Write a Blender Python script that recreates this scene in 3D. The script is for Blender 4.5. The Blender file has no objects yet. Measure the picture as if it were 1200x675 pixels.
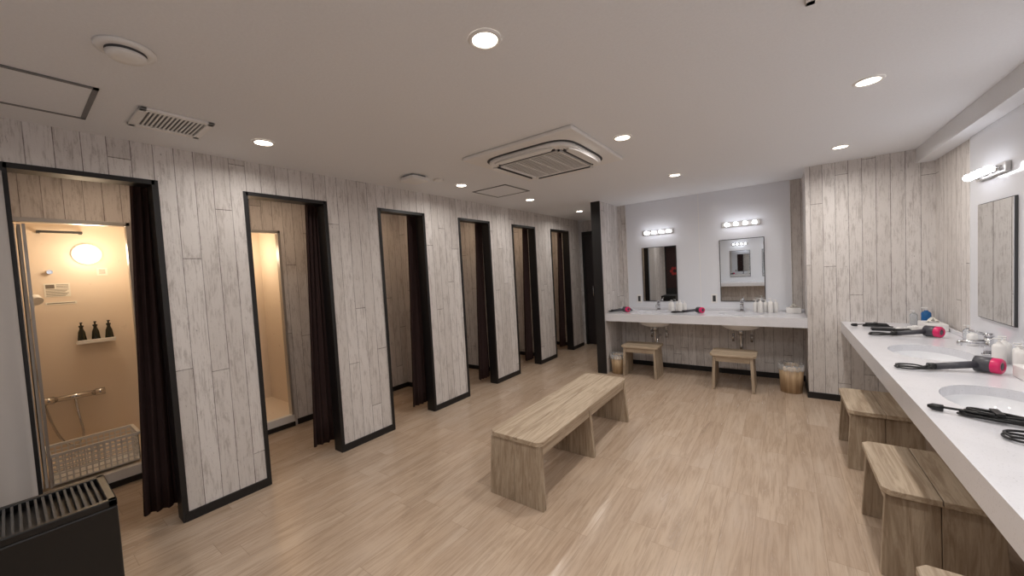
import bpy, bmesh, math, random
from mathutils import Vector, Matrix
random.seed(3)
scene=bpy.context.scene
col=bpy.context.collection
# ---------------------------------------------------------------- helpers
def s2l(c):
    return tuple(((x/255)/12.92 if x/255<=0.04045 else ((x/255+0.055)/1.055)**2.4) for x in c)+(1,)
def pmat(name,rgb,rough=0.5,metal=0.0,emit=0,spec=0.5,trans=0,coat=0,samp=False):
    m=bpy.data.materials.new(name);m.use_nodes=True
    nt=m.node_tree;b=nt.nodes["Principled BSDF"];c=s2l(rgb)
    b.inputs["Base Color"].default_value=c;b.inputs["Roughness"].default_value=rough;b.inputs["Metallic"].default_value=metal
    b.inputs["Specular IOR Level"].default_value=spec;b.inputs["Transmission Weight"].default_value=trans;b.inputs["Coat Weight"].default_value=coat
    if emit:
        b.inputs["Emission Color"].default_value=c;b.inputs["Emission Strength"].default_value=emit
        if not samp: m.cycles.emission_sampling='NONE'
    # subtle procedural variation
    if not emit and metal<0.9:
        tc=nt.nodes.new("ShaderNodeTexCoord");n=nt.nodes.new("ShaderNodeTexNoise");n.inputs["Scale"].default_value=14;n.inputs["Detail"].default_value=3
        mr=nt.nodes.new("ShaderNodeMapRange");mr.inputs["To Min"].default_value=max(rough-0.06,0.02);mr.inputs["To Max"].default_value=min(rough+0.06,1)
        nt.links.new(tc.outputs["Object"],n.inputs["Vector"]);nt.links.new(n.outputs["Fac"],mr.inputs["Value"]);nt.links.new(mr.outputs["Result"],b.inputs["Roughness"])
    return m
class NB:
    def __init__(s,m): s.nt=m.node_tree;s.n=s.nt.nodes;s.l=s.nt.links
    def put(s,inp,v):
        if isinstance(v,bpy.types.NodeSocket): s.l.new(v,inp)
        elif v is not None: inp.default_value=v
    def math(s,op,a,b=None,c=None):
        n=s.n.new("ShaderNodeMath");n.operation=op;s.put(n.inputs[0],a)
        if b is not None:s.put(n.inputs[1],b)
        if c is not None:s.put(n.inputs[2],c)
        return n.outputs[0]
    def comb(s,x,y,z):
        n=s.n.new("ShaderNodeCombineXYZ");s.put(n.inputs[0],x);s.put(n.inputs[1],y);s.put(n.inputs[2],z);return n.outputs[0]
    def noise(s,v,sc,det=4,rough=0.5,dist=0):
        n=s.n.new("ShaderNodeTexNoise");s.put(n.inputs["Vector"],v);n.inputs["Scale"].default_value=sc;n.inputs["Detail"].default_value=det;n.inputs["Roughness"].default_value=rough;n.inputs["Distortion"].default_value=dist
        return n.outputs["Fac"]
    def white(s,v):
        n=s.n.new("ShaderNodeTexWhiteNoise");n.noise_dimensions='3D';s.put(n.inputs["Vector"],v);return n.outputs["Value"]
    def ramp(s,v,a,b,lo=0.0,hi=1.0):
        n=s.n.new("ShaderNodeMapRange");n.interpolation_type='SMOOTHSTEP';s.put(n.inputs["Value"],v);n.inputs["From Min"].default_value=a;n.inputs["From Max"].default_value=b
        n.inputs["To Min"].default_value=lo;n.inputs["To Max"].default_value=hi;return n.outputs["Result"]
    def mix(s,f,a,b):
        n=s.n.new("ShaderNodeMix");n.data_type='RGBA';s.put(n.inputs[0],f);s.put(n.inputs[6],a);s.put(n.inputs[7],b);return n.outputs[2]
    def xyz(s):
        tc=s.n.new("ShaderNodeTexCoord");sp=s.n.new("ShaderNodeSeparateXYZ");s.l.new(tc.outputs["Object"],sp.inputs[0]);return sp.outputs
    def bump(s,h,st,d=0.01):
        n=s.n.new("ShaderNodeBump");n.inputs["Strength"].default_value=st;n.inputs["Distance"].default_value=d;s.put(n.inputs["Height"],h);s.l.new(n.outputs[0],s.n["Principled BSDF"].inputs["Normal"])
    def col(s,c): s.put(s.n["Principled BSDF"].inputs["Base Color"],c)
def newmat(name,rough=0.6):
    m=bpy.data.materials.new(name);m.use_nodes=True;m.node_tree.nodes["Principled BSDF"].inputs["Roughness"].default_value=rough;return m,NB(m)

def whitewash():
    m,b=newmat("whitewashed_planks",0.62)
    x,y,z=b.xyz()
    u=b.math('ADD',x,y);uw=b.math('DIVIDE',u,0.098)
    idn=b.math('FLOOR',uw);fr=b.math('FRACT',uw)
    r=b.white(b.comb(idn,3.3,1.7))
    t=b.math('ADD',b.math('DIVIDE',z,2.1),b.math('MULTIPLY',r,7.0))
    idz=b.math('FLOOR',t);fz=b.math('FRACT',t)
    tone=b.white(b.comb(idn,idz,5.1))
    off=b.math('MULTIPLY',idn,3.77)
    wear=b.noise(b.comb(b.math('MULTIPLY',u,15.0),b.math('MULTIPLY',z,3.6),off),1.4,9,0.78,0.5)
    streak=b.noise(b.comb(b.math('MULTIPLY',u,130.0),b.math('MULTIPLY',z,6.0),off),1.0,6,0.65,0.3)
    fleck=b.noise(b.comb(b.math('MULTIPLY',u,46.0),b.math('MULTIPLY',z,16.0),off),1.8,8,0.8,0.8)
    wf=b.ramp(b.math('ADD',wear,b.math('MULTIPLY',b.math('SUBTRACT',streak,0.5),0.7)),0.46,0.68)
    c=b.mix(tone,s2l((222,217,214)),s2l((207,201,197)))
    c=b.mix(b.math('MULTIPLY',wf,0.62),c,s2l((160,151,146)))
    c=b.mix(b.math('MULTIPLY',b.ramp(fleck,0.585,0.68),0.72),c,s2l((104,94,89)))
    gap=b.math('MAXIMUM',b.math('LESS_THAN',fr,0.04),b.math('LESS_THAN',fz,0.0025))
    gapn=b.math('MULTIPLY',gap,b.ramp(wear,0.35,0.6,0.5,0.9))
    c=b.mix(gapn,c,s2l((94,85,80)))
    b.col(c);b.bump(b.math('SUBTRACT',1.0,gap),0.15,0.002)
    return m
def floor_mat():
    m,b=newmat("oak_vinyl_floor",0.33)
    x,y,z=b.xyz()
    uw=b.math('DIVIDE',x,0.152);idn=b.math('FLOOR',uw);fr=b.math('FRACT',uw)
    r=b.white(b.comb(idn,9.1,2.2))
    t=b.math('ADD',b.math('DIVIDE',y,0.92),b.math('MULTIPLY',r,5.0));idy=b.math('FLOOR',t);ft=b.math('FRACT',t)
    tone=b.white(b.comb(idn,idy,1.0));off=b.math('MULTIPLY',tone,31.0)
    g1=b.noise(b.comb(b.math('MULTIPLY',x,22.0),b.math('MULTIPLY',y,1.6),off),1.3,7,0.65,1.2)
    g2=b.noise(b.comb(b.math('MULTIPLY',x,120.0),b.math('MULTIPLY',y,5.0),off),1.0,4,0.6,0)
    g3=b.noise(b.comb(b.math('MULTIPLY',x,4.0),b.math('MULTIPLY',y,1.2),off),1.0,3,0.5,0.5)
    c=b.mix(tone,s2l((193,172,151)),s2l((181,159,138)))
    c=b.mix(b.math('MULTIPLY',b.ramp(g1,0.42,0.66),0.6),c,s2l((152,130,110)))
    c=b.mix(b.math('MULTIPLY',b.ramp(g2,0.5,0.75),0.4),c,s2l((138,116,96)))
    c=b.mix(b.math('MULTIPLY',b.ramp(g3,0.45,0.7),0.35),c,s2l((204,186,168)))
    gap=b.math('MAXIMUM',b.math('LESS_THAN',fr,0.014),b.math('LESS_THAN',ft,0.0025))
    c=b.mix(b.math('MULTIPLY',gap,0.45),c,s2l((118,96,79)))
    b.col(c);b.put(b.n["Principled BSDF"].inputs["Roughness"],b.ramp(g1,0.3,0.7,0.16,0.28));b.bump(b.math('ADD',g2,b.math('MULTIPLY',gap,-1.0)),0.16,0.002)
    return m
def oak(name,axis,lo=(190,173,151),hi=(154,134,112)):
    m,b=newmat(name,0.5);x,y,z=b.xyz();v=[x,y,z];k=[34.0,34.0,34.0];k[axis]=2.2
    g1=b.noise(b.comb(*[b.math('MULTIPLY',v[i],k[i]) for i in range(3)]),0.8,8,0.68,1.4)
    k2=[150.0]*3;k2[axis]=5.0
    g2=b.noise(b.comb(*[b.math('MULTIPLY',v[i],k2[i]) for i in range(3)]),1.0,3,0.6,0)
    c=b.mix(b.ramp(g1,0.36,0.66),s2l(lo),s2l(hi));c=b.mix(b.math('MULTIPLY',b.ramp(g2,0.5,0.8),0.35),c,s2l((118,100,82)))
    b.col(c);b.bump(g2,0.1,0.001);return m
def ceil_mat():
    m,b=newmat("ceiling_wallpaper",0.85);x,y,z=b.xyz()
    n=b.noise(b.comb(x,y,z),90,3,0.6);n2=b.noise(b.comb(x,b.math('MULTIPLY',y,3.0),z),30,3,0.6)
    b.col(b.mix(n,s2l((236,237,240)),s2l((226,227,230))));b.bump(b.math('ADD',n,n2),0.25,0.002);return m
def counter_mat():
    m,b=newmat("white_solid_surface",0.16);x,y,z=b.xyz()
    n=b.noise(b.comb(x,y,z),160,2,0.5);n2=b.noise(b.comb(x,y,z),5,5,0.6,1.0)
    c=b.mix(b.ramp(n,0.62,0.75),s2l((220,220,225)),s2l((194,194,199)));c=b.mix(b.math('MULTIPLY',b.ramp(n2,0.5,0.7),0.25),c,s2l((206,206,211)));b.col(c);return m

WW=whitewash();FL=floor_mat();CE=ceil_mat();CT=counter_mat()
OAKX=oak("oak_grain_x",0);OAKY=oak("oak_grain_y",1);OAKZ=oak("oak_grain_z",2,(180,163,142),(142,123,102))
BLK=pmat("black_trim",(22,20,21),0.45)
WHITE=pmat("white_plastic",(232,230,228),0.4)
PANEL=pmat("white_gloss_panel",(226,228,234),0.10)
CERAM=pmat("white_ceramic",(236,237,240),0.08)
MIR=pmat("mirror_glass",(235,238,240),0.01,1.0)
CHROME=pmat("chrome",(210,210,212),0.12,1.0)
ALU=pmat("aluminium",(190,188,186),0.35,0.8)
DARKC=pmat("dark_brown_curtain_cloth",(62,48,47),0.95,spec=.1)
GREYC=pmat("grey_cloth",(176,170,166),0.9)
CREAM=pmat("shower_cream_panel",(238,223,206),0.3)
GRILL=pmat("grille_grey",(120,120,122),0.5)
DGREY=pmat("dark_grey",(60,60,62),0.5)
PINK=pmat("pink_plastic",(214,30,98),0.3)
GREYP=pmat("grey_plastic",(66,66,72),0.35)
BLKP=pmat("black_plastic",(14,14,15),0.35)
BLUE=pmat("blue_liquid",(40,120,190),0.1,0,trans=0.5)
CLEAR=pmat("clear_plastic",(235,238,240),0.15,trans=0.75)
GREENB=pmat("dark_bottle",(30,34,22),0.25)
PAPER=pmat("paper",(240,236,226),0.8)
PRINT=pmat("printed_text",(120,112,104),0.8)
BINW=oak("bin_wood",2,(198,172,138),(164,134,102))
LAMPW=pmat("lamp_warm",(255,238,218),0.5,0,emit=14)
BULB=pmat("bulb_white",(250,250,255),0.5,0,emit=12,samp=True)
SHLAMP=pmat("shower_lamp",(255,226,178),0.5,0,emit=5)

def link(o,parent=None):
    col.objects.link(o)
    if parent is not None:
        o.parent=parent;o.matrix_parent_inverse=parent.matrix_world.inverted()
    return o
def empty(name,loc=(0,0,0)):
    e=bpy.data.objects.new(name,None);e.empty_display_size=0.1;col.objects.link(e);e.location=loc
    e.matrix_world=Matrix.Translation(loc);return e
def mesh_obj(name,bm,mats,parent=None,smooth=False,bevel=0,seg=2):
    me=bpy.data.meshes.new(name);bm.normal_update();bm.to_mesh(me);bm.free()
    for m in (mats if isinstance(mats,(list,tuple)) else [mats]): me.materials.append(m)
    if smooth:
        for p in me.polygons:p.use_smooth=True
    o=bpy.data.objects.new(name,me);link(o,parent)
    if bevel:
        md=o.modifiers.new("bev",'BEVEL');md.width=bevel;md.segments=seg;md.limit_method='ANGLE'
    return o
def addbox(bm,x0,x1,y0,y1,z0,z1,mi=0):
    vs=[bm.verts.new(p) for p in [(x0,y0,z0),(x1,y0,z0),(x1,y1,z0),(x0,y1,z0),(x0,y0,z1),(x1,y0,z1),(x1,y1,z1),(x0,y1,z1)]]
    for f in [(3,2,1,0),(4,5,6,7),(0,1,5,4),(1,2,6,5),(2,3,7,6),(3,0,4,7)]:
        bm.faces.new([vs[i] for i in f]).material_index=mi
def boxes(name,L,mats,parent=None,bevel=0,seg=2):
    bm=bmesh.new()
    for b in L: addbox(bm,*b)
    return mesh_obj(name,bm,mats,parent,False,bevel,seg)
def cyl(name,p0,p1,r,mat,parent=None,r2=None,seg=28,bevel=0):
    p0=Vector(p0);p1=Vector(p1);d=p1-p0;bm=bmesh.new()
    bmesh.ops.create_cone(bm,cap_ends=True,segments=seg,radius1=r,radius2=r if r2 is None else r2,depth=d.length)
    q=Vector((0,0,1)).rotation_difference(d.normalized()).to_matrix().to_4x4()
    bmesh.ops.transform(bm,matrix=Matrix.Translation((p0+p1)/2)@q,verts=bm.verts)
    o=mesh_obj(name,bm,mat,parent,True,bevel)
    for p in o.data.polygons:
        if len(p.vertices)>4:p.use_smooth=False
    return o
def lathe(name,prof,loc,mat,parent=None,seg=32,axis=None,sx=1,sy=1,tilt=None,cap=True):
    bm=bmesh.new();rings=[]
    for r,z in prof:
        rings.append([bm.verts.new((r*math.cos(2*math.pi*k/seg)*sx,r*math.sin(2*math.pi*k/seg)*sy,z)) for k in range(seg)])
    for a,b in zip(rings,rings[1:]):
        for k in range(seg): bm.faces.new((a[k],a[(k+1)%seg],b[(k+1)%seg],b[k]))
    if cap:
        if prof[0][0]>1e-5: bm.faces.new(list(reversed(rings[0])))
        if prof[-1][0]>1e-5: bm.faces.new(rings[-1])
    bmesh.ops.remove_doubles(bm,verts=bm.verts,dist=1e-6)
    M=Matrix.Translation(loc)
    if axis is not None: M=M@Vector((0,0,1)).rotation_difference(Vector(axis).normalized()).to_matrix().to_4x4()
    bmesh.ops.transform(bm,matrix=M,verts=bm.verts)
    return mesh_obj(name,bm,mat,parent,True)
def tube(name,pts,r,mat,parent=None,cyclic=False):
    cu=bpy.data.curves.new(name,'CURVE');cu.dimensions='3D';cu.bevel_depth=r;cu.bevel_resolution=3;cu.resolution_u=8;cu.use_fill_caps=True
    sp=cu.splines.new('NURBS');sp.points.add(len(pts)-1)
    for i,p in enumerate(pts): sp.points[i].co=(*p,1)
    sp.order_u=min(4,len(pts));sp.use_endpoint_u=not cyclic;sp.use_cyclic_u=cyclic
    cu.materials.append(mat);o=bpy.data.objects.new(name,cu);link(o,parent);return o
def prism(name,outline,z0,z1,mat,parent=None,bevel=0,M=None):
    bm=bmesh.new();a=[bm.verts.new((x,y,z0)) for x,y in outline];b=[bm.verts.new((x,y,z1)) for x,y in outline]
    n=len(a);bm.faces.new(list(reversed(a)));bm.faces.new(b)
    for k in range(n): bm.faces.new((a[k],a[(k+1)%n],b[(k+1)%n],b[k]))
    if M is not None: bmesh.ops.transform(bm,matrix=M,verts=bm.verts)
    return mesh_obj(name,bm,mat,parent,False,bevel)
def superell(cx,cy,a,b,n=4,k=48):
    out=[]
    for i in range(k):
        t=2*math.pi*i/k;c,s=math.cos(t),math.sin(t)
        out.append((cx+a*math.copysign(abs(c)**(2/n),c),cy+b*math.copysign(abs(s)**(2/n),s)))
    return out
def area(name,loc,size,power,colr,rot=(0,0,0),parent=None,shape='DISK',size_y=None,spread=180):
    l=bpy.data.lights.new(name,'AREA');l.shape=shape;l.size=size
    if size_y:l.size_y=size_y
    l.energy=power;l.color=colr;l.spread=math.radians(spread);o=bpy.data.objects.new(name,l);o.location=loc;o.rotation_euler=rot
    col.objects.link(o)
    if parent: o.parent=parent;o.matrix_parent_inverse=parent.matrix_world.inverted()
    return o
def point(name,loc,power,colr,r=0.05,parent=None):
    l=bpy.data.lights.new(name,'POINT');l.energy=power;l.color=colr;l.shadow_soft_size=r;o=bpy.data.objects.new(name,l);o.location=loc;col.objects.link(o)
    if parent: o.parent=parent;o.matrix_parent_inverse=parent.matrix_world.inverted()
    return o

# ---------------------------------------------------------------- dimensions
A=3.149;HT=2.175;H=2.412;D=5.593;XR=1.12;YB=-1.7
DB=4.95;XBL=0.207
O=[(.04,.598),(1.085,1.665),(2.194,2.742),(3.295,3.86),(4.395,4.989),(5.504,6.132)]
YE=6.60
X2=-4.22
P=[-.03,1.05,2.15,3.25,4.35,5.46,6.50]
# floor / ceiling
boxes("floor",[(-5.4,1.3,YB-.1,6.9,-0.1,0)],FL)
boxes("ceiling",[(-5.4,1.3,YB-.1,6.9,H,H+.1)],CE)
# left wall columns + header
L=[]
cols=[(YB,-.5),(O[0][1],O[1][0]),(O[1][1],O[2][0]),(O[2][1],O[3][0]),(O[3][1],O[4][0]),(O[4][1],O[5][0]),(O[5][1],6.57)]
for a,b in cols: L.append((-A-.10,-A,a,b,0,HT))
L.append((-A-.10,-A,YB,6.57,HT,H))
boxes("wall_left",L,WW)
# stall partitions and back wall with doorways
L=[]
for p in P: L.append((X2,-A-.101,p-.03,p+.03,0,H))
boxes("wall_stall_partition",L,WW)
L=[];prev=YB;doors=[]
for i in range(6):
    r=P[i+1]-.42;l=r-.60;doors.append((l,r));L.append((X2-.04,X2,prev,l,0,2.06));prev=r
L.append((X2-.04,X2,prev,6.9,0,2.06));L.append((X2-.04,X2,YB,6.9,2.06,H))
boxes("wall_stall_back",L,WW)
# baseboards stalls
L=[];prev=P[0]
for i,(l,r) in enumerate(doors):
    L.append((X2,X2+.012,prev,l-.03,0,.06));L.append((X2,X2+.012,r+.03,P[i+1]-.03,0,.06));L.append((X2+.0,-A-.11,P[i+1]-.042,P[i+1]-.03,0,.06));prev=P[i+1]+.03
boxes("baseboard_stalls",L,BLK)
L=[]
for a,b in cols[1:]: L.append((-A,-A+.012,a,b,0,.06))
boxes("baseboard_left",L,BLK)
# opening trims
for i,(a,b) in enumerate(O):
    L=[(-A-.112,-A+.008,b-.014,b+.016,0,HT+.016),(-A-.112,-A+.008,a-.016,a+.012,0,HT+.016),(-A-.112,-A+.008,a,b,HT-.012,HT+.016)]
    boxes("trim_%d"%(i+1),L,BLK)
# far corridor end wall with dark door
boxes("wall_corridor_end",[(-A-.1,-2.0,YE+.15,YE+.25,0,H)],WW)
d=empty("door_1",(-2.7,YE+.12,0))
boxes("door_frame",[(-A,-2.12,YE+.10,YE+.149,2.12,2.2),(-A,-A+.05,YE+.10,YE+.149,0,2.12),(-2.17,-2.12,YE+.10,YE+.149,0,2.12)],BLK,d)
boxes("door_leaf",[(-A+.05,-2.17,YE+.115,YE+.145,0.01,2.12)],pmat("dark_door",(34,28,30),0.4),d)
cyl("door_handle",(-2.95,YE+.09,.95),(-2.95,YE+.09,1.15),.01,CHROME,d)
# far walls
PXL,PXR,PY=-2.14,-2.02,4.90
boxes("wall_partition",[(PXL,PXR,PY+.012,YE+.25,0,H)],WW)
boxes("trim_partition",[(PXL-.006,PXR+.004,PY,PY+.02,0,H-.001),(PXL-.012,PXL,PY+.02,YE+.1,0,.06)],BLK)
boxes("wall_far",[(PXR,XBL,D,D+.1,0,H)],WW)
boxes("wall_block",[(XBL,XR+.1,DB,D+.1,0,H)],WW)
boxes("baseboard_far",[(PXR,XBL,D-.012,D,0,.065),(XBL-.012,XBL,DB-.012,D-.012,0,.065),(XBL,XR,DB-.012,DB,0,.065)],BLK)
boxes("wall_right",[(XR,XR+.1,YB,DB,0,H)],WW)
boxes("baseboard_right",[(XR-.012,XR,YB,DB-.012,0,.065)],BLK)
boxes("wall_back",[(-A-.1,XR+.1,YB-.1,YB,0,H)],WW)
boxes("ceiling_beam",[(1.0,XR,YB,DB,2.285,H)],CE)
# glossy panels
pn=empty("wall_panel_far",(-.9,D,1.6))
boxes("panel_sheet",[(-1.887,-.903,D-.012,D,.845,H-.001),(-.897,.088,D-.012,D,.845,H-.001)],PANEL,pn)
boxes("panel_seam",[(-.903,-.897,D-.014,D,.845,H-.001),(-1.893,-1.887,D-.014,D,.845,H-.001),(.088,.094,D-.014,D,.845,H-.001)],WHITE,pn)
pn=empty("wall_panel_right",(XR,2,1.6))
boxes("panel_sheet",[(XR-.012,XR,2.403,4.15,.82,2.284),(XR-.012,XR,.7,2.397,.82,2.284),(XR-.012,XR,-1.0,.694,.82,2.284)],PANEL,pn)
boxes("panel_seam",[(XR-.014,XR,2.397,2.403,.82,2.284),(XR-.014,XR,4.15,4.156,.82,2.284)],WHITE,pn)

# ---------------------------------------------------------------- shower units
for i,(l,r) in enumerate(doors):
    e=empty("shower_unit" ,(X2-.5,(l+r)/2,0))
    y0,y1=l-.14,r+.17;x0,x1=-5.22,X2-.041;z0,z1=.10,2.2
    boxes("shell",[(x0-.02,x0,y0-.02,y1+.02,z0,z1),(x0,x1,y0-.02,y0,z0,z1),(x0,x1,y1,y1+.02,z0,z1),(x0-.02,x1,y0-.02,y1+.02,z1,z1+.02),(x0-.02,x1,y0-.02,y1+.02,0.001,z0)],CREAM,e)
    boxes("threshold",[(X2-.04,X2+.02,l,r,0,.045)],BLK,e)
    boxes("threshold_sill",[(X2-.04,X2+.01,l,r,.046,.12)],WHITE,e)
    boxes("door_frame",[(X2-.05,X2+.015,l,l+.025,.12,2.06),(X2-.05,X2+.015,r-.025,r,.12,2.06),(X2-.05,X2+.015,l,r,2.03,2.06)],ALU,e,.003)
    # folded door leaf at near side
    boxes("folding_door",[(X2-.34,X2-.05,l+.03,l+.045,.14,2.02),(X2-.34,X2-.05,l+.055,l+.07,.14,2.02)],WHITE,e)
    boxes("door_rail",[(X2-.06,X2-.02,l+.075,l+.09,.14,2.02)],ALU,e)
    if i>2: continue
    ly=r-.15
    cyl("lamp_base",(x0,ly,1.88),(x0+.02,ly,1.88),.095,WHITE,e)
    lathe("lamp_globe",[(.085,0),(.082,.02),(.065,.045),(.035,.06),(0,.064)],(x0+.02,ly,1.88),SHLAMP,e,axis=(1,0,0))
    point("lamp_light",(x0+.3,ly,1.86),5.4,(1,.81,.58),.09,e)
    boxes("towel_rail",[(x0+.06,x0+.08,r-.43,r-.17,2.06,2.08),(x0,x0+.07,r-.43,r-.41,2.06,2.08),(x0,x0+.07,r-.19,r-.17,2.06,2.08)],DGREY,e)
    boxes("bottle_shelf",[(x0,x0+.11,r-.27,r-.03,1.06,1.075),(x0+.10,x0+.11,r-.27,r-.03,1.075,1.095)],WHITE,e,.003)
    for k in range(3):
        lathe("bottle_%d"%k,[(.03,0),(.03,.01),(.022,.09),(.012,.12),(.012,.135),(.016,.137),(.016,.15),(.006,.152),(.006,.17)],(x0+.055,r-.235+.085*k,1.076),GREENB,e,20)
        boxes("pump_%d"%k,[(x0+.045,x0+.09,r-.243+.085*k,r-.227+.085*k,1.246,1.256)],BLKP,e,.002)
    cyl("mixer_body",(x0+.06,r-.44,.60),(x0+.06,r-.18,.60),.024,CHROME,e)
    cyl("mixer_knob_a",(x0+.06,r-.50,.60),(x0+.06,r-.43,.60),.032,CHROME,e)
    cyl("mixer_knob_b",(x0+.06,r-.19,.60),(x0+.06,r-.13,.60),.032,CHROME,e)
    cyl("mixer_inlet",(x0,r-.31,.60),(x0+.06,r-.31,.60),.02,CHROME,e)
    tube("shower_hose",[(x0+.06,r-.31,.58),(x0+.10,r-.31,.45),(x0+.12,r-.27,.25),(x0+.10,r-.32,.15),(x0+.08,r-.42,.2),(x0+.06,r-.50,.6),(x0+.05,r-.52,1.0),(x0+.06,r-.51,1.35)],.009,CHROME,e)
    cyl("hand_shower",(x0+.06,r-.51,1.33),(x0+.14,r-.48,1.5),.014,WHITE,e)
    cyl("hand_shower_head",(x0+.13,r-.485,1.5),(x0+.17,r-.47,1.47),.04,WHITE,e)
    boxes("notice_sheet",[(x0,x0+.003,r-.42,r-.27,1.50,1.62),(x0,x0+.003,r-.42,r-.24,1.43,1.455),(x0,x0+.003,r-.10,r-.03,1.68,1.75)],PAPER,e)
    boxes("notice_print",[(x0+.003,x0+.004,r-.41,r-.36,1.575,1.61)]+[(x0+.003,x0+.004,r-.35,r-.28,1.605-.012*k,1.609-.012*k) for k in range(3)]+[(x0+.003,x0+.004,r-.41,r-.28-.01*(k%3),1.563-.011*k,1.567-.011*k) for k in range(6)]+[(x0+.003,x0+.004,r-.41,r-.25,1.440,1.446),(x0+.003,x0+.004,r-.085,r-.045,1.73,1.735),(x0+.003,x0+.004,r-.085,r-.045,1.715,1.72),(x0+.003,x0+.004,r-.085,r-.045,1.70,1.705)],PRINT,e)
    cyl("hook",(x0,r-.38,1.72),(x0+.04,r-.38,1.72),.018,CHROME,e)
# basket in first shower
r=doors[0][1]
e=empty("laundry_basket",(-4.5,.42,.12))
bx0,bx1,by0,by1,bz0,bz1=-4.62,-4.33,.12,.58,.125,.34
def lerp(a,b,t):return a+(b-a)*t
L=[]
for k in range(15):
    y=lerp(by0,by1-.008,k/14);L+= [(bx1-.006,bx1,y,y+.008,bz0,bz1),(bx0,bx0+.006,y,y+.008,bz0,bz1)]
for k in range(10):
    x=lerp(bx0,bx1-.008,k/9);L+= [(x,x+.008,by0,by0+.006,bz0,bz1),(x,x+.008,by1-.006,by1,bz0,bz1)]
for k in range(7):
    z=lerp(bz0,bz1-.008,k/6);t=.012 if k==6 else .0
    L+=[(bx1-.007,bx1+.001+t,by0-t,by1+t,z,z+.008+t),(bx0-.001-t,bx0+.007,by0-t,by1+t,z,z+.008+t),(bx0,bx1,by0-.001-t,by0+.007,z,z+.008+t),(bx0,bx1,by1-.007,by1+.001+t,z,z+.008+t)]
L.append((bx0,bx1,by0,by1,bz0-.004,bz0+.002))
boxes("basket_mesh",L,WHITE,e)

# curtains
def curtain(name,xc,ya,yb,z0,z1,mat,folds,amp,taper=1.0):
    bm=bmesh.new();nu=folds*12;nv=10;g=[]
    for j in range(nv+1):
        t=j/nv;z=lerp(z1,z0,t);row=[]
        for i in range(nu+1):
            s=i/nu;w=lerp(taper,1.0,t);y=yb-(yb-ya)*(1-s)*w
            ph=s*folds*2*math.pi
            row.append(bm.verts.new((xc+amp*math.sin(ph)*(0.8+.25*t)+.008*math.sin(ph*.37+3*t),y+.25*amp*math.sin(2*ph+t),z+.004*math.sin(ph))))
        g.append(row)
    for j in range(nv):
        for i in range(nu): bm.faces.new((g[j][i],g[j][i+1],g[j+1][i+1],g[j+1][i]))
    o=mesh_obj(name,bm,mat,None,True);md=o.modifiers.new("s",'SOLIDIFY');md.thickness=.003;return o
for a,b in O:
    e=curtain("shower_curtain",-A-.175,b-.17,b+.05,.07,2.20,DARKC,4,.028,.6)
# curtain rods
for a,b in O:
    cyl("curtain_rod",(-A-.175,a-.04 if a>.1 else .01,2.215),(-A-.175,b+.06,2.215),.011,ALU)
e=curtain("grey_entrance_curtain",-A+.02,-.55,.035,.02,2.14,GREYC,3,.012)

# ---------------------------------------------------------------- ceiling fixtures
for (x,y) in [(-.92,1.17),(.39,2.78),(-2.66,1.04),(-.90,2.66),(.42,4.27),(-2.63,2.82),(-.88,4.17),(-2.59,4.04),(.39,1.17),(-.9,-.6),(-2.6,-.6),(.39,-.6),(-2.6,5.5)]:
    e=empty("downlight",(x,y,H))
    lathe("trim_ring",[(.048,0),(.050,-.006),(.060,-.007),(.066,-.001),(.066,.0)],(x,y,H-.0005),WHITE,e,cap=False)
    cyl("lamp_disc",(x,y,H-.003),(x,y,H-.001),.049,LAMPW,e)
    area("lamp_light",(x,y,H-.012),.09,4.4 if x<-2 else 8.0,(1,.95,.895),(0,0,0),e,spread=165)
# cassette AC
cx,cy=-1.53,2.65
e=empty("ceiling_air_conditioner",(cx,cy,H))
boxes("panel",[(cx-.475,cx+.475,cy-.475,cy+.475,H-.028,H-.0005)],WHITE,e,.008)
prism("gap_ring",superell(cx,cy,.385,.385,5),H-.032,H-.026,DGREY,e)
prism("body",superell(cx,cy,.372,.372,5),H-.062,H-.030,WHITE,e,.01)
prism("inner_gap",superell(cx,cy,.285,.285,9),H-.064,H-.060,GRILL,e)
for k in range(4):
    M=Matrix.Translation((cx,cy,0))@Matrix.Rotation(k*math.pi/2,4,'Z')
    pts=[]
    for i in range(13):
        t=-1+2*i/12;pts.append((t*.26,-.372+.03*t*t*t*t))
    pts+= [(.22,-.30),(-.22,-.30)]
    prism("louver_%d"%k,pts,H-.074,H-.063,WHITE,e,.003,M)
    pts=[(-.25,-.292),(.25,-.292),(.25,-.300),(-.25,-.300)]
    prism("louver_gap_%d"%k,pts,H-.076,H-.062,DGREY,e,0,M)
L=[]
for k in range(18):
    y=cy-.25+.029*k-.002;L.append((cx-.26,cx+.26,y,y+.013,H-.069,H-.066))
for k in range(5):
    x=cx-.25+.125*k-.004;L.append((x,x+.008,cy-.26,cy+.26,H-.070,H-.064))
L+=[(cx-.27,cx-.255,cy-.27,cy+.27,H-.074,H-.062),(cx+.255,cx+.27,cy-.27,cy+.27,H-.074,H-.062),(cx-.27,cx+.27,cy-.27,cy-.255,H-.074,H-.062),(cx-.27,cx+.27,cy+.255,cy+.27,H-.074,H-.062)]
boxes("grille",L,WHITE,e)
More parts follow.
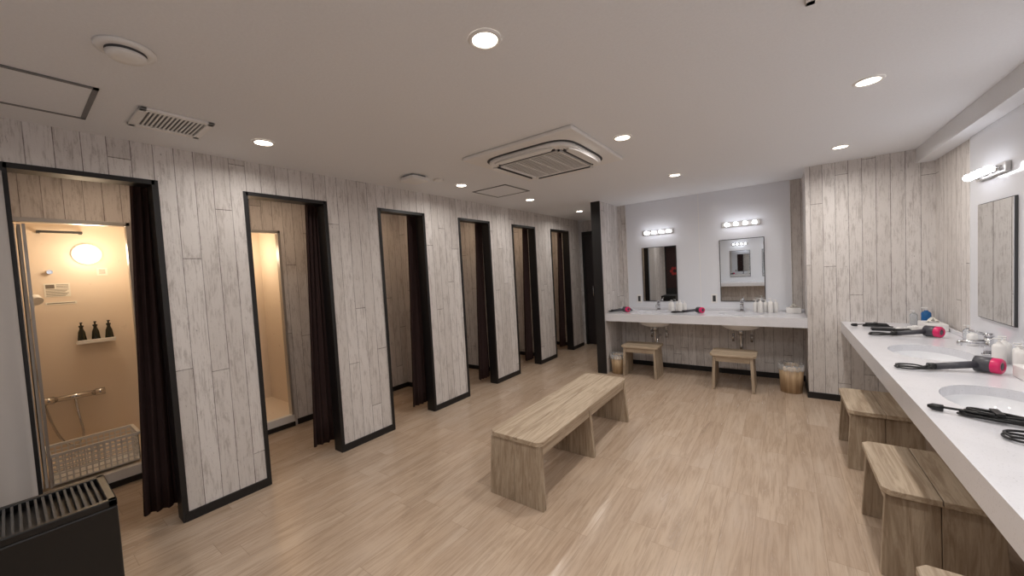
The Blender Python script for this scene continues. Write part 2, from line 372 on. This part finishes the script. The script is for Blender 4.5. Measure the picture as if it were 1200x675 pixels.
# vents
def vent(cx,cy,s,n=10):
    e=empty("ceiling_vent",(cx,cy,H));h=s/2
    boxes("frame",[(cx-h,cx+h,cy-h,cy-h+.03,H-.014,H-.0005),(cx-h,cx+h,cy+h-.03,cy+h,H-.014,H-.0005),(cx-h,cx-h+.03,cy-h,cy+h,H-.014,H-.0005),(cx+h-.03,cx+h,cy-h,cy+h,H-.014,H-.0005)],WHITE,e,.003)
    boxes("dark_recess",[(cx-h+.025,cx+h-.025,cy-h+.025,cy+h-.025,H-.004,H-.0006)],GRILL,e)
    w=(s-.06)/n
    boxes("slats",[(cx-h+.03,cx+h-.03,cy-h+.03+w*k,cy-h+.03+w*k+w*.45,H-.010,H-.006) for k in range(n)],WHITE,e)
vent(-2.67,.60,.30,14);vent(.235,1.625,.30,14)
def hatch(x0,x1,y0,y1):
    e=empty("ceiling_access_hatch",((x0+x1)/2,(y0+y1)/2,H));w=.018
    boxes("hatch_frame",[(x0,x1,y0,y0+w,H-.006,H-.0005),(x0,x1,y1-w,y1,H-.006,H-.0005),(x0,x0+w,y0,y1,H-.006,H-.0005),(x1-w,x1,y0,y1,H-.006,H-.0005)],GRILL,e)
    boxes("hatch_panel",[(x0+w,x1-w,y0+w,y1-w,H-.003,H-.0005)],CE,e)
hatch(-2.90,-2.43,-.16,.31);hatch(-2.76,-2.30,3.13,3.59)
e=empty("smoke_detector",(-1.97,.33,H))
lathe("base",[(.085,0),(.085,-.010),(.07,-.014),(.06,-.014)],(-1.97,.33,H-.0005),WHITE,e)
lathe("slot",[(.058,-.014),(.052,-.026)],(-1.97,.33,H),DGREY,e,cap=False)
lathe("cap",[(.058,-.024),(.052,-.036),(.02,-.040),(0,-.040)],(-1.97,.33,H),WHITE,e)
e=empty("exhaust_grille",(-2.68,2.26,H))
prism("cover",superell(-2.68,2.26,.10,.10,6),H-.045,H-.015,WHITE,e,.006)
prism("neck",superell(-2.68,2.26,.08,.08,6),H-.02,H-.0005,GRILL,e)
lathe("ceiling_speaker",[(.05,0),(.05,-.008),(.03,-.014),(0,-.014)],(-2.62,2.50,H-.0005),WHITE)

# ---------------------------------------------------------------- benches / stools
def bench():
    e=empty("wooden_bench",(-1.43,2.66,0))
    x0,x1,y0,y1,zt=-1.655,-1.235,1.90,3.48,.42;xm=(x0+x1)/2;c=.035
    prism("seat_board_a",[(x0+c,y0),(xm-.0015,y0),(xm-.0015,y1),(x0+c,y1),(x0,y1-c),(x0,y0+c)],zt-.03,zt,OAKY,e,.003)
    prism("seat_board_b",[(xm+.0015,y0),(x1-c,y0),(x1,y0+c),(x1,y1-c),(x1-c,y1),(xm+.0015,y1)],zt-.03,zt,OAKY,e,.003)
    boxes("apron",[(x0+.015,x0+.035,y0+.03,y1-.03,zt-.095,zt-.03),(x1-.035,x1-.015,y0+.03,y1-.03,zt-.095,zt-.03)],OAKY,e,.002)
    for k,y in enumerate((y0+.01,2.645,y1-.05)):
        bm=bmesh.new();
        for (a,b,aa,bb) in ((x0+.012,xm-.001,x0+.028,xm-.001),(xm+.001,x1-.012,xm+.001,x1-.006)):
            vs=[bm.verts.new(p) for p in [(aa-.02 if aa<xm-.01 else aa,y-.035*(k==0),0),(bb+.02*(bb>xm+.01),y-.035*(k==0),0),(bb+.02*(bb>xm+.01),y+.035-.035*(k==0),0),(aa-.02 if aa<xm-.01 else aa,y+.035-.035*(k==0),0),(a,y,zt-.03),(b,y,zt-.03),(b,y+.035,zt-.03),(a,y+.035,zt-.03)]]
            for f in [(3,2,1,0),(4,5,6,7),(0,1,5,4),(1,2,6,5),(2,3,7,6),(3,0,4,7)]: bm.faces.new([vs[i] for i in f])
        mesh_obj("leg_panel_%d"%k,bm,OAKZ,e,False,.003)
bench()
def stool(cx,cy,rot,length=.50,width=.34,zt=.42):
    # long axis local x ; legs at +-x ends
    e=empty("wooden_stool",(cx,cy,0));M=Matrix.Translation((cx,cy,0))@Matrix.Rotation(rot,4,'Z')
    g=OAKX if abs(math.sin(rot))<.5 else OAKY
    h=length/2;w=width/2;c=.03
    prism("seat_board_front",[(-h,-w+c),(-h+c,-w),(h-c,-w),(h,-w+c),(h,-.0015),(-h,-.0015)],zt-.028,zt,g,e,.003,M)
    prism("seat_board_rear",[(-h,.0015),(h,.0015),(h,w-c),(h-c,w),(-h+c,w),(-h,w-c)],zt-.028,zt,g,e,.003,M)
    for s in (-1,1):
        bm=bmesh.new();xo=s*(h-.03);t=.03
        for (a,b,af,bf) in ((-w+.015,-.001,-w-.005,-.001),(.001,w-.015,.001,w+.005)):
            xs=sorted((xo,xo-s*t));
            vs=[bm.verts.new(p) for p in [(xs[0]+s*.015,af,0),(xs[1]+s*.015,af,0),(xs[1]+s*.015,bf,0),(xs[0]+s*.015,bf,0),(xs[0],a,zt-.028),(xs[1],a,zt-.028),(xs[1],b,zt-.028),(xs[0],b,zt-.028)]]
            for f in [(3,2,1,0),(4,5,6,7),(0,1,5,4),(1,2,6,5),(2,3,7,6),(3,0,4,7)]: bm.faces.new([vs[i] for i in f])
        bmesh.ops.transform(bm,matrix=M,verts=bm.verts);mesh_obj("leg_panel_%s"%("a" if s<0 else "b"),bm,OAKZ,e,False,.003)
    bm=bmesh.new();addbox(bm,-h+.06,h-.06,-w+.02,-w+.04,zt-.09,zt-.028);addbox(bm,-h+.06,h-.06,w-.04,w-.02,zt-.09,zt-.028)
    bmesh.ops.transform(bm,matrix=M,verts=bm.verts);mesh_obj("apron",bm,g,e,False,.002)
stool(-1.56,5.07,0,.48,.34);stool(-.48,5.0,0,.46,.36)
for y in (3.66,2.58,1.52): stool(.34+.20,y,math.pi/2,.56,.38)

# ---------------------------------------------------------------- counters
def apply_bool(o,cutters):
    for c in cutters:
        md=o.modifiers.new("b",'BOOLEAN');md.operation='DIFFERENCE';md.object=c;md.solver='EXACT'
    bpy.context.view_layer.update()
    dg=bpy.context.evaluated_depsgraph_get();me=bpy.data.meshes.new_from_object(o.evaluated_get(dg))
    o.modifiers.clear();o.data=me
    for c in cutters: bpy.data.objects.remove(c,do_unlink=True)
def ellipse_cut(cx,cy,rx,ry,z0,z1):
    return prism("cut",[(cx+rx*math.cos(2*math.pi*k/64),cy+ry*math.sin(2*math.pi*k/64)) for k in range(64)],z0,z1,CT)
def basin(e,cx,cy,rx,ry,zt,depth=.17):
    prof=[(1.0,0)]+[(max(.08,math.cos(k/12*math.pi/2)**.7),-depth*math.sin(k/12*math.pi/2)) for k in range(1,12)]+[(.08,-depth)]
    lathe("basin_bowl",[(a,b) for a,b in prof],(cx,cy,zt-.012),CERAM,e,64,sx=rx+.004,sy=ry+.004,cap=False)
    out=[(1.12,-.06)]+[(a*1.08+.03,b*1.06-.012) for a,b in prof[1:]]
    lathe("basin_outer",out,(cx,cy,zt-.012),CERAM,e,64,sx=rx,sy=ry,cap=False)
    cyl("drain",(cx,cy,zt-depth-.03),(cx,cy,zt-depth-.008),.025,CHROME,e)
def faucet(e,x,y,z,dx,dy):
    cyl("faucet_base",(x,y,z),(x,y,z+.012),.03,CHROME,e)
    cyl("faucet_body",(x,y,z+.01),(x,y,z+.12),.022,CHROME,e,.019)
    cyl("faucet_spout",(x,y,z+.085),(x+dx*.13,y+dy*.13,z+.075),.014,CHROME,e,.012)
    cyl("faucet_tip",(x+dx*.12,y+dy*.12,z+.08),(x+dx*.12,y+dy*.12,z+.055),.012,CHROME,e)
    cyl("faucet_lever",(x,y,z+.125),(x+dx*.08,y+dy*.08,z+.155),.008,CHROME,e)
    cyl("faucet_cap",(x,y,z+.12),(x,y,z+.138),.024,CHROME,e,.018)
def trap(e,cx,cy,zb,wx,wy):
    cyl("trap_collar",(cx,cy,zb-.08),(cx,cy,zb),.03,CHROME,e)
    tube("trap_pipe",[(cx,cy,zb-.04),(cx,cy,zb-.20),(cx,cy,zb-.30),(cx+wx*.04,cy+wy*.04,zb-.36),(cx+wx*.08,cy+wy*.08,zb-.30),(cx+wx*.08,cy+wy*.08,zb-.2),(cx+wx*.14,cy+wy*.14,zb-.18),(cx+wx*.27,cy+wy*.27,zb-.18)],.017,CHROME,e)
    for s in (-1,1):
        px,py=cx+wx*.2+s*wy*.1,cy+wy*.2+s*wx*.1
        cyl("valve_%s"%("a" if s<0 else "b"),(px,py,zb-.2),(px,py,zb-.10),.016,CHROME,e)
        cyl("valve_arm_%s"%("a" if s<0 else "b"),(px,py,zb-.17),(px+wx*.09,py+wy*.09,zb-.17),.012,CHROME,e)
        tube("supply_%s"%("a" if s<0 else "b"),[(px,py,zb-.1),(px,py,zb),(cx+s*wy*.03+wx*.1,cy+s*wx*.03+wy*.1,zb+.06)],.008,CHROME,e)
ZF=.845;ZR=.82;TH=.105
e=empty("vanity_counter",(-.9,5.25,ZF))
o=boxes("slab",[(PXR+.001,XBL-.001,4.95,D-.001,ZF-TH,ZF)],CT,e)
apply_bool(o,[ellipse_cut(x,5.24,.235,.165,ZF-.3,ZF+.1) for x in (-1.43,-.42)])
o=boxes("backsplash",[(PXR+.002,XBL-.002,D-.03,D-.013,ZF,ZF+.03)],CT,e,.003)
for x in (-1.43,-.42):
    basin(e,x,5.24,.235,.165,ZF);faucet(e,x,5.47,ZF,0,-1);trap(e,x,5.24,ZF-.18,0,1)
e=empty("vanity_counter",(.8,2.3,ZR))
o=boxes("slab",[(.47,XR-.013,-1.2,DB-.001,ZR-TH,ZR)],CT,e)
BY=(3.58,2.52,1.46,.40)
apply_bool(o,[ellipse_cut(.775,y,.19,.255,ZR-.3,ZR+.1) for y in BY])
boxes("backsplash",[(XR-.03,XR-.013,-1.2,DB-.002,ZR,ZR+.03)],CT,e,.003)
for y in BY:
    basin(e,.775,y,.19,.255,ZR);faucet(e,1.03,y,ZR,-1,0);trap(e,.775,y,ZR-.18,1,0)
# mirrors
def mirror_f(x0,x1,z0,z1,y,facing=-1):
    e=empty("wall_mirror",((x0+x1)/2,y,(z0+z1)/2))
    ya,yb=(y-.012,y-.001) if facing<0 else (y+.001,y+.012)
    boxes("mirror_edge",[(x0-.008,x1+.008,ya,yb,z0-.008,z1+.008)],DGREY,e)
    yc,yd=(y-.016,y-.0125) if facing<0 else (y+.0125,y+.016)
    boxes("mirror_glass",[(x0,x1,yc,yd,z0,z1)],MIR,e)
mirror_f(-1.66,-1.20,.97,1.74,D-.012);mirror_f(-.655,-.18,.97,1.76,D-.012)
def mirror_r(y0,y1,z0,z1,x=XR-.012):
    e=empty("wall_mirror",(x,(y0+y1)/2,(z0+z1)/2))
    boxes("mirror_edge",[(x-.012,x-.001,y0-.005,y1+.005,z0-.005,z1+.005)],DGREY,e)
    boxes("mirror_glass",[(x-.016,x-.0125,y0,y1,z0,z1)],MIR,e)
for y in (3.72,2.66,1.6,.54): mirror_r(y-.245,y+.245,1.02,1.78)
def vlamp(p,ax,n,face):
    # p center on wall, ax along, face normal
    p=Vector(p);ax=Vector(ax);face=Vector(face);e=empty("vanity_wall_lamp",p)
    a=p-ax*.21+face*.001;b=p+ax*.21+face*.025
    lo=[min(a[i],b[i]) for i in range(3)];hi=[max(a[i],b[i]) for i in range(3)]
    boxes("back_plate",[(lo[0],hi[0],lo[1],hi[1],p.z-.03,p.z+.03)],ALU,e,.004)
    for k in range(n):
        c=p+ax*(-.15+.3*k/(n-1))
        cyl("socket_%d"%k,c+face*.024,c+face*.05,.018,CHROME,e)
        lathe("bulb_%d"%k,[(.014,0),(.02,.012),(.024,.026),(.02,.04),(.01,.048),(0,.05)],c+face*.048,BULB,e,20,axis=face)
    return e
vlamp((-1.43,D-.012,1.955),(1,0,0),4,(0,-1,0));vlamp((-.415,D-.012,1.955),(1,0,0),4,(0,-1,0))
for y in (3.76,2.66,1.6,.54): vlamp((XR-.012,y,1.97),(0,1,0),4,(-1,0,0))
# outlets
for x in (-1.73,-.74):
    e=empty("wall_outlet",(x,D-.012,1.0));boxes("plate",[(x-.035,x+.035,D-.018,D-.0125,.94,1.06)],WHITE,e,.003);boxes("sockets",[(x-.018,x+.018,D-.021,D-.018,.96,1.04)],DGREY,e)

# ---------------------------------------------------------------- items
def pump_bottle(x,y,z,r,h,mat=WHITE,name="soap_bottle"):
    e=empty(name,(x,y,z))
    lathe("body",[(r*.9,0),(r,.006),(r,h*.75),(r*.8,h*.83),(r*.4,h*.87),(r*.4,h*.92)],(x,y,z+.0005),mat,e,24)
    cyl("neck",(x,y,z+h*.9),(x,y,z+h*1.05),r*.18,WHITE,e);boxes("nozzle",[(x-r*.9,x+r*.3,y-r*.22,y+r*.22,z+h*1.05,z+h*1.10)],WHITE,e,.002)
def hairdryer(x,y,z,ang,s=1.0):
    e=empty("hair_dryer",(x,y,z));d=Vector((math.cos(ang),math.sin(ang),0));n=Vector((-d.y,d.x,0));R=.042*s
    c=Vector((x,y,z+R+.002))
    ax=(d*.70-n*.71).normalized()
    lathe("head_barrel",[(.030*s,-.045*s),(R,-.04*s),(R,.018*s),(R*.96,.022*s)],c,GREYP,e,32,axis=ax)
    lathe("head_ring",[(R*.97,.020*s),(R*.98,.048*s),(R*.8,.056*s),(R*.5,.054*s),(R*.45,.03*s)],c,PINK,e,32,axis=ax,cap=False)
    lathe("head_core",[(R*.52,.05*s),(R*.45,.053*s),(0,.053*s)],c,GREYP,e,24,axis=ax)
    h0=c-d*.03*s;h1=c-d*.20*s+Vector((0,0,-R+.020))
    cyl("handle",h0,h1,.019*s,GREYP,e,.018*s);h2=h1-d*.03*s
    cyl("handle_collar",h1,h2,.0185*s,BLKP,e,.0185*s)
    pts=[h2,h2-d*.05+Vector((0,0,-.008))]
    for k in range(16):
        t=k/16*4.4*math.pi;pts.append((h2.x-d.x*.06+math.cos(t)*.08+.02*math.sin(3*k),h2.y-d.y*.06+math.sin(t)*.05+.02*math.cos(2*k),z+.006+.0012*k))
    tube("power_cable",pts,.0045,BLKP,e);return e
def cablebundle(x,y,z,ang,L=.2,name="coiled_cable",mat=BLKP):
    e=empty(name,(x,y,z));d=Vector((math.cos(ang),math.sin(ang),0));n=Vector((-d.y,d.x,0))
    pts=[]
    for k in range(30):
        t=k/30*5*2*math.pi
        q=Vector((x,y,z+.006+.001*k))+d*(L*.5*math.cos(t)*(1-.01*k))+n*(.028*math.sin(t)+.01*math.sin(1.7*k));pts.append(q)
    pts.append(Vector((x,y,z+.02))-d*(L*.58))
    tube("cable",pts,.005,mat,e)
    boxes("tie",[(x-.012,x+.012,y-.035,y+.035,z+.03,z+.042)],mat,e,.003)
    lathe("plug",[(.014,0),(.014,.03),(.006,.045)],Vector((x,y,z+.016))-d*(L*.57),mat,e,16,axis=-d)
def tissue(x,y,z,lx,ly,h=.06):
    e=empty("tissue_box",(x,y,z));boxes("box",[(x-lx/2,x+lx/2,y-ly/2,y+ly/2,z+.0005,z+h)],WHITE,e,.006)
    bm=bmesh.new();k=9;g=[[bm.verts.new((x-.04+.08*i/(k-1),y-.02+.04*j/(k-1),z+h+.0+.05*math.exp(-((i-4)**2)/8)*(.6+.4*math.sin(i*2.1+j*1.3)))) for i in range(k)] for j in range(k)]
    for j in range(k-1):
        for i in range(k-1): bm.faces.new((g[j][i],g[j][i+1],g[j+1][i+1],g[j+1][i]))
    mesh_obj("tissue",bm,PAPER,e,True)
# right counter
hairdryer(.88,3.08,ZR,math.radians(10),1.0)
hairdryer(.93,4.20,ZR,math.radians(5),1.0)
cablebundle(.66,2.22,ZR,math.radians(-20),.24);cablebundle(.68,4.64,ZR,math.radians(0),.22)
cablebundle(.90,4.50,ZR,math.radians(20),.16,"white_cable",WHITE)
hairdryer(.98,2.06,ZR,math.radians(5),1.0)
pump_bottle(1.03,4.82,ZR,.032,.15,BLUE,"mouthwash_bottle");pump_bottle(.96,4.86,ZR,.026,.12,CLEAR)
tissue(1.02,4.60,ZR,.13,.24)
for k,(x,y) in enumerate([(1.03,3.38),(1.06,3.30),(.99,3.31),(1.04,3.22),(1.06,3.14)]): pump_bottle(x,y,ZR,.027,.12 if k%2 else .14)
tissue(1.02,2.93,ZR,.13,.24,.065)
for k,(x,y) in enumerate([(1.05,2.28),(1.0,2.24)]): pump_bottle(x,y,ZR,.027,.14)
pump_bottle(1.05,3.90,ZR,.026,.10);pump_bottle(1.05,3.98,ZR,.024,.12,CLEAR)
boxes("hair_straightener",[(.62,.86,4.42,4.445,ZR+.001,ZR+.022),(.62,.86,4.455,4.475,ZR+.001,ZR+.022)],BLKP,None,.006)
# far counter
hairdryer(-1.80,5.18,ZF,math.radians(15),.9);hairdryer(-.86,5.22,ZF,math.radians(10),.9)
for k,(x,y) in enumerate([(-1.26,5.42),(-1.22,5.35),(-1.17,5.43),(-1.12,5.36),(-1.08,5.43)]): pump_bottle(x,y,ZF,.026,.12+.02*(k%2))
for k,(x,y) in enumerate([(-.27,5.42),(-.22,5.36),(-.17,5.43),(-.12,5.37),(-.07,5.43)]): pump_bottle(x,y,ZF,.026,.14+.02*(k%2))
tissue(.10,5.42,ZF,.14,.12)
cablebundle(-1.85,5.36,ZF,0,.16)

# bins
def bin_(x,y,r,h,liner=True):
    e=empty("waste_bin",(x,y,0))
    lathe("body",[(r*.85,0.002),(r*.87,.002),(r,h),(r*.95,h),(r*.82,.02),(0,.02)],(x,y,0),BINW,e,36,cap=False)
    if liner:
        bm=bmesh.new();seg=48;rg=[]
        for rr,z in ((r*.9,h-.10),(r*.93,h+.004),(r*1.03,h+.012),(r*1.05,h-.05)):
            rg.append([bm.verts.new((x+rr*(1+.025*math.sin(k*2.4)*(z<h))*math.cos(2*math.pi*k/seg),y+rr*(1+.025*math.sin(k*2.4))*math.sin(2*math.pi*k/seg),z+.008*math.sin(k*1.7))) for k in range(seg)])
        for a,b in zip(rg,rg[1:]):
            for k in range(seg): bm.faces.new((a[k],a[(k+1)%seg],b[(k+1)%seg],b[k]))
        mesh_obj("liner_bag",bm,CLEAR,e,True)
bin_(.06,5.10,.115,.30);bin_(-1.89,5.03,.10,.26)
# heater / air purifier at near left
hx0,hx1,hy0,hy1,hz=-2.77,-2.39,-.40,.235,.60
e=empty("black_panel_heater",((hx0+hx1)/2,-.1,0))
boxes("case",[(hx0,hx1,hy0,hy1,.02,hz-.03)],BLKP,e,.008)
boxes("top_frame",[(hx0,hx0+.03,hy0,hy1,hz-.03,hz),(hx1-.03,hx1,hy0,hy1,hz-.03,hz),(hx0,hx1,hy0,hy0+.03,hz-.03,hz),(hx0,hx1,hy1-.03,hy1,hz-.03,hz)],BLKP,e,.004)
boxes("top_slats",[(hx0+.03,hx1-.03,hy0+.04+k*.021,hy0+.048+k*.021,hz-.02,hz-.004) for k in range(27)],DGREY,e)
boxes("feet",[(hx0+.02,hx1-.02,hy0+.02,hy0+.06,0,.02),(hx0+.02,hx1-.02,hy1-.06,hy1-.02,0,.02)],BLKP,e)
boxes("front_lip",[(hx1,hx1+.004,hy0+.02,hy1-.02,.08,.086)],BLKP,e)

# ---------------------------------------------------------------- back of room (seen in mirrors)
boxes("wall_panel_back",[(-1.6,.3,YB,YB+.012,.845,H-.001)],PANEL)
e=empty("vanity_counter",(-.65,YB+.28,ZF));boxes("slab",[(-1.6,.3,YB+.013,YB+.5,ZF-TH,ZF)],CT,e,.005);boxes("side_support",[(-1.6,-1.56,YB+.013,YB+.45,0,ZF-TH),(.26,.3,YB+.013,YB+.45,0,ZF-TH)],WHITE,e)
mirror_f(-1.25,-.75,1.0,1.76,YB+.012,1);mirror_f(-.45,.05,1.0,1.76,YB+.012,1)
vlamp((-1.0,YB+.012,1.95),(1,0,0),4,(0,1,0));vlamp((-.2,YB+.012,1.95),(1,0,0),4,(0,1,0))
e=empty("noren_curtain",(-2.5,YB,1.2))
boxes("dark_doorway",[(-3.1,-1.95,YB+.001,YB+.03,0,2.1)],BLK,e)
boxes("cloth",[(-3.05,-2.53,YB+.05,YB+.055,.7,2.0),(-2.51,-2.0,YB+.05,YB+.055,.7,2.0)],DARKC,e)
boxes("cloth_hanger",[(-3.08,-1.97,YB+.03,YB+.06,2.0,2.02)],BLK,e)
FLW=pmat("noren_red",(150,40,38),0.8)
for k in range(6):
    cyl("flower_print_%d"%k,(-2.80+.10*math.cos(k*1.05),YB+.056,1.25+.10*math.sin(k*1.05)),(-2.80+.10*math.cos(k*1.05),YB+.058,1.25+.10*math.sin(k*1.05)),.05,FLW,e)

# ---------------------------------------------------------------- added warm fill lights in the vestibules, hidden above the headers
for i in range(6):
    y=(P[i]+P[i+1])/2
    if i>4: y=5.8
    e=empty("added_stall_light",(-3.7,y,H));cyl("lamp_disc",(-3.7,y,H-.004),(-3.7,y,H-.001),.045,LAMPW,e);area("lamp_light",(-3.7,y,H-.012),.09,2.1,(1,.72,.48),(0,0,0),e)

# world
w=bpy.data.worlds.new("w");scene.world=w;w.use_nodes=True;w.node_tree.nodes["Background"].inputs[0].default_value=(.5,.5,.52,1);w.node_tree.nodes["Background"].inputs[1].default_value=.3
# camera
yaw,pit,rol=math.radians(36.154),math.radians(-2.466),math.radians(-3.129)
F=Vector((-math.sin(yaw)*math.cos(pit),math.cos(yaw)*math.cos(pit),math.sin(pit)))
R=Vector((math.cos(yaw),math.sin(yaw),0));U=R.cross(F)
R2=R*math.cos(rol)+U*math.sin(rol);U2=-R*math.sin(rol)+U*math.cos(rol)
cd=bpy.data.cameras.new("camera");cd.sensor_width=36;cd.lens=434.43/1200*36;cd.clip_start=.02
co=bpy.data.objects.new("camera",cd);col.objects.link(co)
M=Matrix((( R2.x,U2.x,-F.x,0),(R2.y,U2.y,-F.y,0),(R2.z,U2.z,-F.z,1.5),(0,0,0,1)));co.matrix_world=M
scene.camera=co
scene.view_settings.view_transform='Standard';scene.view_settings.exposure=0
